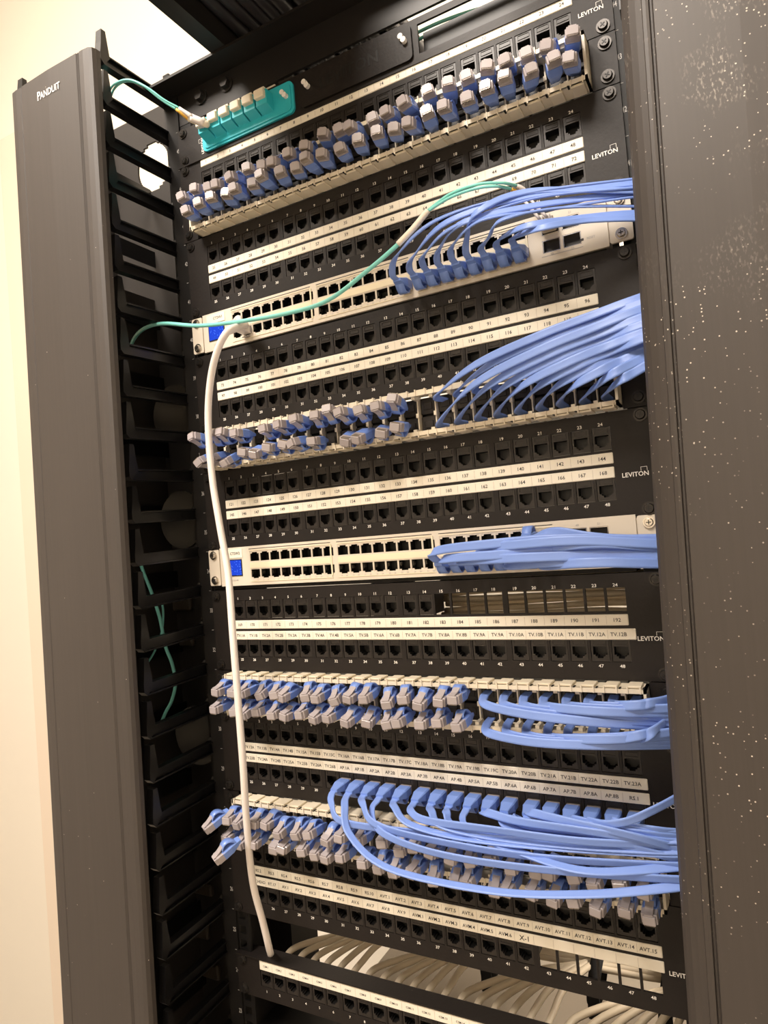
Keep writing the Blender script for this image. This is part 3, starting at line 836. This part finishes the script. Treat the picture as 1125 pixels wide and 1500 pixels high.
org_cables('third', 'lower', range(17, 25), None, lambda k, i, p1: sag(k, p1, *T3L[k], 17 - 1.6 * k, -.052), lambda k: T3L[k], 'the third organizer', HD)

# panel AP: seventeen cords in the lower row, sweeping down and right
runs = [
 [(486, 1178, -.040), (500, 1203, -.050), (580, 1216, -.055), (720, 1228, -.055), (985, 1243, -.045)],
 [(505, 1180, -.045), (512, 1222, -.062), (570, 1272, -.075), (720, 1305, -.075), (860, 1310, -.070), (990, 1299, -.050)],
 [(532, 1178, -.045), (548, 1206, -.058), (620, 1228, -.062), (780, 1255, -.062), (985, 1268, -.045)],
 [(545, 1188, -.045), (560, 1220, -.062), (640, 1250, -.072), (780, 1272, -.070), (987, 1288, -.050)],
 [(578, 1182, -.045), (600, 1207, -.055), (680, 1228, -.058), (820, 1242, -.056), (985, 1250, -.045)],
 [(602, 1188, -.045), (625, 1202, -.055), (720, 1215, -.060), (850, 1232, -.060), (985, 1238, -.045)],
 [(632, 1188, -.045), (648, 1210, -.055), (730, 1228, -.055), (850, 1240, -.055), (985, 1246, -.045)],
 [(654, 1190, -.045), (668, 1212, -.052), (760, 1248, -.060), (860, 1276, -.066), (987, 1270, -.045)],
 [(678, 1200, -.042), (690, 1214, -.050), (760, 1224, -.052), (860, 1232, -.052), (985, 1236, -.045)],
 [(712, 1190, -.045), (760, 1203, -.055), (850, 1216, -.058), (920, 1226, -.055), (985, 1234, -.045)],
 [(735, 1195, -.042), (742, 1210, -.050), (800, 1222, -.050), (880, 1228, -.050), (985, 1230, -.045)],
 [(750, 1196, -.042), (770, 1208, -.050), (850, 1220, -.052), (920, 1240, -.052), (985, 1256, -.045)],
 [(775, 1190, -.045), (830, 1203, -.055), (890, 1216, -.058), (940, 1228, -.055), (985, 1240, -.045)],
 [(805, 1198, -.042), (850, 1207, -.050), (900, 1215, -.052), (940, 1221, -.052), (985, 1226, -.045)],
 [(835, 1200, -.042), (870, 1207, -.048), (910, 1213, -.050), (945, 1218, -.050), (985, 1222, -.045)],
 [(858, 1202, -.045), (885, 1208, -.055), (920, 1203, -.056), (950, 1190, -.055), (985, 1172, -.045)],
 [(895, 1203, -.042), (915, 1209, -.048), (940, 1213, -.050), (960, 1216, -.050), (985, 1219, -.045)],
]
for k, run in enumerate(runs):
    i = 8 + k
    org = Vector((colx(i), -.021, zu(29) - .020857))
    pts = [org, org + Vector((0, -.008, -.002))] + [at(*q) for q in run]
    pts += away(pts[-1], pts[-2])
    edge = k in (1, 4, 6, 7, 10)
    hh = [(1, 0, 0), (1, 0, 0), (.3, .1, 1), (0, -.3, 1), (0, -.3, 1), (0, -.3, 1), (0, -.3, 1)]
    if edge: hh = [(1, 0, 0), (.6, .8, 0), (.2, 1, .2), (0, 1, .3), (0, 1, .5), (0, .6, 1), (0, -.3, 1)]
    cable('blue cord in the lower ports under the AP labels, %s plugged port from left' % ORD[k + 1], 'blue cords in the AP row', pts, hh, plug=org, flip=True)

# ------------------------------------------------------------------ white cable
P = [at(360, 476, -.016), at(350, 478, -.045), at(333, 486, -.060), at(318, 515, -.060), at(308, 560, -.055), at(305, 620, -.050), at(311, 700, -.048), at(322, 770, -.048),
     at(334, 840, -.050), at(341, 930, -.058), at(349, 1030, -.060), at(356, 1120, -.058), at(361, 1200, -.050), at(370, 1290, -.038), at(385, 1350, -.024), at(394, 1388, -.012), at(397, 1402, .012), at(400, 1440, .03)]
wc = thing('white_patch_cable', 'long white network cable hanging down the left of the rack front', 'network cable', P[0])
mb = MB(); mb.tube(P, .0036, 'white_cable', 12, 8); o = mb.build('jacket', wc); recalc(o); o.location = -P[0]
mb = MB(); mb.loft([[(x - .0058, y, z - .004), (x + .0058, y, z - .004), (x + .0058, y, z + .004), (x - .0058, y, z + .004)] for x, y, z in ((0, .0, 0), (0, -.012, .001))], 'white_cable')
mb.loft([[( -s_, y, -s_ * .7), (s_, y, -s_ * .7), (s_, y, s_ * .7), (-s_, y, s_ * .7)] for y, s_ in ((-.012, .0055), (-.022, .0036))], 'white_cable')
b_ = recalc(mb.build('boot', wc)); b_.location = Vector((sw_col(1), -.004, SWZ[0] + SW_LO)) - P[0]
q = link('plug_body', PLUGB, wc); q.rotation_euler = (0, math.pi, math.pi); q.location = Vector((sw_col(1), -.0185, SWZ[0] + SW_LO)) - P[0]
mb = MB(); mb.tube([Vector((sw_col(1), -.026, SWZ[0] + SW_LO)), P[0] + Vector((.004, -.016, .002)), P[1], P[2]], .0036, 'white_cable', 12, 6)
o = mb.build('bend', wc); recalc(o); o.location = -P[0]

# ------------------------------------------------------------------ aqua fibre cords
def fibre(label, strands, r=.0011, extra=None):
    o0 = Vector(strands[0][0])
    t = thing('fibre_cord', label, 'fibre cable', o0, 'aqua fibre cords')
    mb = MB()
    for s_ in strands: mb.tube(s_, r, 'aqua', 8, 8)
    q = recalc(mb.build('jacket', t)); q.location = -o0
    if extra: extra(t, o0)
    return t
c0 = at(762, 277, -.020)
pa = [at(757, 272, -.030), at(735, 268, -.045), at(700, 270, -.050), at(660, 284, -.050), at(627, 308, -.050)]
pb = [at(749, 277, -.032), at(728, 273, -.046), at(698, 276, -.051), at(660, 289, -.051), at(627, 309, -.050)]
pc = [at(627, 308, -.050), at(605, 335, -.050), at(583, 358, -.050), at(540, 395, -.050), at(480, 440, -.050), at(420, 459, -.050), at(350, 471, -.050), at(290, 477, -.048), at(240, 474, -.040), at(212, 481, -.030), at(196, 497, -.010), at(188, 520, .02)]
def fx(t, o0):
    mb = MB(); mb.tube(pc, .0021, 'aqua', 8, 8); q = recalc(mb.build('trunk', t)); q.location = -o0
    mb = MB(); mb.tube([pc[0], pc[1], pc[2]], .0027, 'label', 10, 8); q = recalc(mb.build('wrap_label', t)); q.location = -o0
    mb = MB(); mb.tube([at(757, 272, -.030), at(764, 276, -.027), at(772, 284, -.022)], lambda q_: .0016 + .001 * q_, 'white_cable', 8, 4)
    q = recalc(mb.build('strain_boot', t)); q.location = -o0
    mb = MB(); mb.tube([at(749, 277, -.032), at(758, 283, -.028), at(764, 290, -.022)], lambda q_: .0016 + .001 * q_, 'amber', 8, 4)
    q = recalc(mb.build('strain_boot', t)); q.location = -o0
    x = .1745; z = SWZ[0] + .008
    mb = MB(); mb.box(x - .0062, x + .0062, -.016, .002, z - .0042, z + .0042, 'steel', .0006); mb.box(x - .0055, x - .0005, -.024, -.016, z - .003, z + .003, 'white_cable', .0006); mb.box(x + .0005, x + .0055, -.024, -.016, z - .003, z + .003, 'white_cable', .0006)
    q = recalc(mb.build('transceiver', t)); q.location = -o0
    mb = MB(); mb.tube([at(772, 284, -.022), at(782, 298, -.024), Vector((x + .003, -.024, z))], .0013, 'white_cable', 8, 5); mb.tube([at(764, 290, -.022), at(776, 303, -.024), Vector((x - .003, -.024, z))], .0013, 'white_cable', 8, 5)
    q = recalc(mb.build('tail', t)); q.location = -o0
fibre('aqua fibre cord with a white wrap label crossing the upper switch', [pa, pb], .0013, fx)
ax, az = -.1885, zu(44.5) + .004
q1 = Vector((ax - .003, -.020, az)); q2 = Vector((ax + .003, -.020, az))
pa = [at(262, 158, -.046), at(240, 146, -.056), at(215, 128, -.066), at(190, 117, -.072), at(170, 122, -.074), at(160, 135, -.070), at(157, 165, -.05), at(160, 200, -.02)]
pb = [at(258, 160, -.044), at(236, 146, -.054), at(210, 126, -.064), at(188, 119, -.070), at(172, 125, -.072), at(163, 140, -.068), at(160, 170, -.048), at(162, 210, -.02)]
def fx2(t, o0):
    mb = MB(); mb.tube([at(282, 172, -.036), at(262, 158, -.046)], lambda q_: .0028 - .0012 * q_, 'white_cable', 10, 4); mb.tube([at(277, 174, -.034), at(258, 160, -.044)], lambda q_: .0025 - .001 * q_, 'amber', 10, 4)
    q = recalc(mb.build('strain_boot', t)); q.location = -o0
    mb = MB()
    mb.tube([q1 + Vector((0, .002, 0)), at(298, 180, -.028), at(280, 172, -.036)], .0038, 'white_cable', 10, 5); mb.tube([q2 + Vector((0, .002, 0)), at(302, 182, -.026), at(277, 174, -.034)], .0034, 'cream', 10, 5)
    mb.box(ax - .0065, ax + .0065, -.0215, -.0160, az - .0035, az + .0045, 'cream', .0006)
    q = recalc(mb.build('connector', t)); q.location = -o0
fibre('aqua fibre cord with white connector in the teal plate\'s leftmost adapter', [pa, pb], .0012, fx2)
Ys = .03
fibre('aqua fibre cord descending behind the left fingers beside the lower switch', [[at(203, 815, Ys), at(210, 838, Ys), at(222, 868, Ys), at(234, 905, Ys), at(242, 945, Ys), at(252, 972, Ys), at(257, 1000, Ys), at(252, 1025, Ys), at(242, 1045, Ys), at(232, 1070, Ys + .02)]], .0021)
fibre('thin aqua fibre cord curling left behind the fingers below the other', [[at(234, 870, Ys + .01), at(239, 895, Ys + .01), at(237, 925, Ys + .01), at(226, 955, Ys + .01), at(212, 976, Ys + .01), at(204, 985, Ys + .02)]], .0014)
fibre('pair of aqua fibre cords lying inside the top fibre enclosure', [[Vector((.00, .03, zu(45) - .002)), Vector((.05, .02, zu(45) + .001)), Vector((.11, .02, zu(45) - .001)), Vector((.19, .04, zu(45) - .003))], [Vector((-.06, .06, zu(45) - .004)), Vector((.04, .028, zu(45) - .001)), Vector((.12, .03, zu(45) - .002)), Vector((.19, .06, zu(45) - .006))]], .0016)

# ------------------------------------------------------------------ vertical cable managers
def finger_mesh():
    """I-profile finger reaching forward, hooked up at its end; origin at lower front corner's height, post plane y=.012"""
    mb = MB()
    zt = .0125
    # bar: web plus flanges, slightly tapering upward to the post
    def bar(x0, x1, za, zb, ya, yb, ga, gb):
        mb.loft([[(x0, ya, za), (x1, ya, za), (x1, ya, zb), (x0, ya, zb)], [(x0, yb, za + ga), (x1, yb, za + ga), (x1, yb, zb + gb), (x0, yb, zb + gb)]], 'finger')
    bar(-.0045, .0045, 0.0, .0016, -.088, .012, .003, .003)
    bar(-.0045, .0045, zt - .0016, zt, -.082, .012, .003, .003)
    bar(-.0010, .0010, .001, zt - .001, -.086, .012, .003, .003)
    # hook
    mb.loft([[(-.0045, -.092, .004), (.0045, -.092, .004), (.0045, -.088, 0), (-.0045, -.088, 0)],
             [(-.0045, -.092, .012), (.0045, -.092, .012), (.0045, -.080, .010), (-.0045, -.080, .010)],
             [(-.0045, -.0905, .024), (.0045, -.0905, .024), (.0045, -.082, .024), (-.0045, -.082, .024)],
             [(-.0040, -.0890, .0385), (.0040, -.0890, .0385), (.0040, -.0835, .0385), (-.0040, -.0835, .0385)]], 'finger')
    # root flange with rounded inner corners
    mb.box(-.0045, .0045, .006, .012, .003, .0445, 'finger')
    mb.prism([(.006, zt + .003), (-.002, zt + .0025), (.002, zt + .0035), (.0048, zt + .006), (.006, zt + .011)], 'x', -.0045, .0045, 'finger')
    return recalc_mesh(mb.mesh('finger'))
FING = finger_mesh()
def manager(sgn, label):
    cx = sgn * .3255
    t = thing('vertical_cable_manager', label, 'cable manager', (cx, 0, 0), 'vertical cable managers beside the rack')
    T = Vector((-cx, 0, 0))
    mb = MB()     # rear web with oval pass-through openings, side flanges
    holes = []
    x0, x1 = sorted((sgn * .262, sgn * .470))
    xa, xb = sorted((sgn * .348, sgn * .408))
    for k in range(20):
        q0 = -1 + k / 10; hw = .030 * math.sqrt(max(.0, 1 - (q0 + .05) ** 2))
        holes.append((sgn * .384 - hw, sgn * .384 + hw, 2.133 + q0 * .034, 2.133 + (q0 + .1) * .034))
    plate(mb, x0, x1, 0.0, 2.212 if sgn < 0 else 2.12, holes, .100, .103, 'web')
    xo = sgn * .4692
    mb.box(xo - .0008, xo + .0008, .050, .100, 0, 2.205 if sgn < 0 else 2.1, 'web')
    xo = sgn * .4000
    mb.box(xo - .0008, xo + .0008, .012, .100, 0, zu(42.0), 'web')
    for x in (sgn * .2665, sgn * .3930):
        mb.box(x - .0045, x + .0045, .012, .020, 0, zu(45.9), 'finger')
        mb.box(x - .0008, x + .0008, .020, .100, 0, .04, 'web')
        for u in range(1, 46, 2): mb.box(x - .0008, x + .0008, .020, .100, zu(u), zu(u) + .022, 'finger')
    o = mb.build('back_channel', t); o.location = T
    for x in (sgn * .2595, sgn * .3930):
        for n in range(18, 47):
            f = link('finger', FING, t); f.location = Vector((x, 0, zu(n - .20))) + T
    for u in (28.5, 34.5, 37.5):
        mb = MB(); c = (sgn * .318, zu(u) + .02)
        mb.cyl(c, 'y', .026, .10, .045, 'finger', 24); mb.cyl(c, 'y', .036, .045, .040, 'finger', 28)
        o = recalc(mb.build('cable_spool', t)); o.location = T
    for xx, zz, hw, hh in ((-.379, 1.770, .016, .012), (-.386, 1.5234, .018, .009), (-.389, 1.471, .020, .005), (-.383, 1.142, .016, .008), (-.395, 1.085, .016, .010), (-.381, 1.035, .016, .010)):  # added plates standing for openings; the shade inside is put into their brown
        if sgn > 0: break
        mb = MB(); mb.box(xx - hw, xx + hw, .094, .0995, zz - hh, zz + hh, 'brownish', .002); o = recalc(mb.build('shaded_opening_patch', t)); o.location = T
    # cover: shallow extrusion with eased, grooved edges
    xin, xout = sgn * .2465, sgn * (.3815 if sgn < 0 else .3860)
    mb = MB(); yb = -.1000; yf = -.1120
    s_ = -sgn
    # outline across X (from the rack side outwards), in (x, y)
    W = abs(xout - xin)
    prof = [(0, yb), (0, yf + .007), (.0016, yf + .003), (.0050, yf + .0008), (.012, yf), (.0176, yf), (.0182, yf + .0009), (.0192, yf + .0009), (.0200, yf), (.0206, yf + .0008), (.0214, yf + .0008), (.0224, yf - .0003),
            (W / 2, yf - .0012), (W - .0224, yf - .0003), (W - .0214, yf + .0008), (W - .0206, yf + .0008), (W - .0198, yf), (W - .012, yf), (W - .0050, yf + .0008), (W - .0016, yf + .003), (W, yf + .007), (W, yb), (W - .002, yb), (W / 2, yf + .0020), (.002, yb)]
    if sgn > 0:   # softly rounded inner edge, then a ridge and a groove
        prof[:12] = [(0, yb + .004), (.0002, yf + .0150), (.0020, yf + .0115), (.0055, yf + .0080), (.0100, yf + .0052), (.0140, yf + .0032), (.0146, yf + .0020), (.0168, yf + .0012), (.0185, yf + .0014), (.0192, yf + .0034), (.0204, yf + .0034), (.0216, yf - .0002)]
    zt = 2.1185; zb = .04
    tilt = math.tan(math.radians(.75)) if sgn < 0 else math.tan(math.radians(1.55))
    zref = 2.12 if sgn < 0 else 1.93
    sh = 0.0 if sgn < 0 else .0095
    rings = []
    for z in (zb, zt):
        rings.append([(xin + sgn * u + sh + (z - zref) * tilt, y, z) for u, y in prof])
    mb.loft(rings, 'cover' if sgn < 0 else 'cover_dusty')
    cv = recalc(mb.build('cover', t)); cv.location = T
    if sgn < 0:
        mb = MB(); text(mb, 'P', -.3292, 2.0960, yf - .0014, .0135, 'white_ink', .8); text(mb, 'ANDUIT', -.3110, 2.0948, yf - .0016, .0105, 'white_ink', .82)
        lg = mb.build('maker_name', cv)
    return t
manager(-1, 'tall black finger duct with plain charcoal cover on the rack\'s left')
manager(1, 'tall cable duct with dusty charcoal cover on the rack\'s right')

# ------------------------------------------------------------------ ladder tray above and its black cables
lt = thing('ladder_tray', 'black steel ladder tray resting on the rack\'s top beam', 'cable tray', (0, 0, 2.1265))
for x in (-.162, .150):
    mb = MB(); mb.box(x, x + .020, -1.2, .74, 0.0, .038, 'beam'); o = mb.build('side_rail', lt)
for y in (-1.0, -.75, -.50, .55):
    mb = MB(); mb.box(-.142, .150, y, y + .025, 0.006, .018, 'beam'); mb.build('rung', lt)
for k in range(30):
    lay = k // 10; x = -.134 + (k % 10) * .0150 + .007 * (lay % 2) + random.uniform(-.002, .002)
    z = 2.1265 + .018 + .0078 + lay * .0125
    P = [Vector((x + random.uniform(-.004, .004), yy, z + random.uniform(0, .003))) for yy in (.70, .45, .20, 0, -.25, -.6, -1.1)]
    mb = MB(); mb.tube(P, .0080, 'black_cable', 10, 5); o = recalc(mb.build('overhead_cable'))
    tag(o, 'black cable in the bundle lying along the overhead ladder tray', 'cable', 'black cables in the overhead tray')

for sgn in (-1, 1):
    mb = MB(); mb.box(sgn * .2520 - .0012, sgn * .2520 + .0012, .079, .165, zu(20), zu(26), 'rail'); mb.build('side_panel', rack)
# ------------------------------------------------------------------ beige cables in the open gap
for i in range(1, 25):
    x = colx(i); zj = zu(23.5)
    grp = (i - 1) // 6; j = (i - 1) % 6
    xm = [-.115, -.015, .085, .19][grp] + j * .006
    P = [Vector((x, .027, zj)), Vector((x + .003, .050, zj + .006)), Vector((x + (xm - x) * .55, .085, zj + .010 + .001 * j)),
         Vector((xm + .02, .125 + .005 * j, zj + .004 + .002 * grp)), Vector((xm + .10, .150 + .004 * j, zj - .008 + .003 * grp + .003 * (j % 3))), Vector((max(xm + .16, .235), .165 + .004 * j, zj - .006 + .004 * grp))]
    if P[-1].x < P[-2].x + .02: P[-1].x = P[-2].x + .03
    P.append(P[-1] + Vector((.03, .08, -.02)))
    mb = MB(); mb.tube(P, .0034, 'beige_cable', 8, 7); o = recalc(mb.build('network_cable'))
    tag(o, 'beige round network cable joining the back of the lowest panel\'s %s port from left' % ORD[i], 'network cable', 'beige cables behind the lowest panel')
for x in (.008, .122, .190):
    mb = MB()
    loop = [Vector((x + .004 * math.sin(q), .140 + .026 * math.cos(q), zu(23.5) - .006 + .026 * math.sin(q))) for q in [k * math.pi / 8 for k in range(17)]]
    mb.sweep(catmull(loop, 3), lambda q: [(-.006, -.001), (.006, -.001), (.006, .001), (-.006, .001)], 'velcro', [(1, 0, 0)])
    mb.box(x - .006, x + .006, .112, .114, zu(23.5) - .034, zu(23.5) - .004, 'velcro')
    o = recalc(mb.build('velcro_tie'))
    tag(o, 'black velcro tie round the beige cable bundle, %s' % {.008: 'leftmost of three', .122: 'middle one of three', .190: 'rightmost of three'}[x], 'cable tie', 'velcro ties')
for k in range(12):
    z = zu(31.75) + .0055 * k; y = .050 + .006 * (k % 3)
    P = [Vector((x, y + random.uniform(-.003, .003), z + random.uniform(-.0015, .0015) + .01 * (x - .1))) for x in (.02, .07, .12, .17, .215)] + [Vector((.235, .10, z))]
    mb = MB(); mb.tube(P, .0030, 'beige_cable', 8, 5); o = recalc(mb.build('network_cable'))
    tag(o, 'beige cable seen through the empty openings numbered 15 to 24', 'network cable', 'beige cables behind the empty openings')
for k in range(4):
    z = zu(24.55) + .007 * k; y = .16 + .012 * (k % 2)
    P = [Vector((x, y, z + .02 * (x - .1) + random.uniform(-.002, .002))) for x in (.14, .17, .20, .225)] + [Vector((.24, .30, z))]
    mb = MB(); mb.tube(P, .0032, 'beige_cable', 8, 5); o = recalc(mb.build('network_cable'))
    tag(o, 'beige cable seen through the bright empty openings beside X-1', 'network cable', 'beige cables behind the bright openings')
# ------------------------------------------------------------------ equipment below
eq = thing('battery_backup', 'brown-grey equipment case lying below the beige cables', 'equipment case', (0, 0.2, .80))
mb = MB(); mb.box(-.218, .218, -.17, .10, 0.0, .190, 'chassis', .003); recalc(mb.build('case', eq))
mb = MB()
for k in range(20): mb.box(-.18 + k * .018, -.172 + k * .018, -.172, -.170, .04, .12, 'hole')
mb.build('vent', eq)
sh = thing('blank_shelf', 'black bare shelf under the lowest patch panel', 'shelf', (0, 0, 1.05))
mb = MB(); mb.box(-.2380, .2380, -.001, .098, 0.0, .0022, 'rail'); mb.box(-.2380, .2380, -.001, .0012, -.012, 0.0, 'rail'); mb.build('tray', sh)
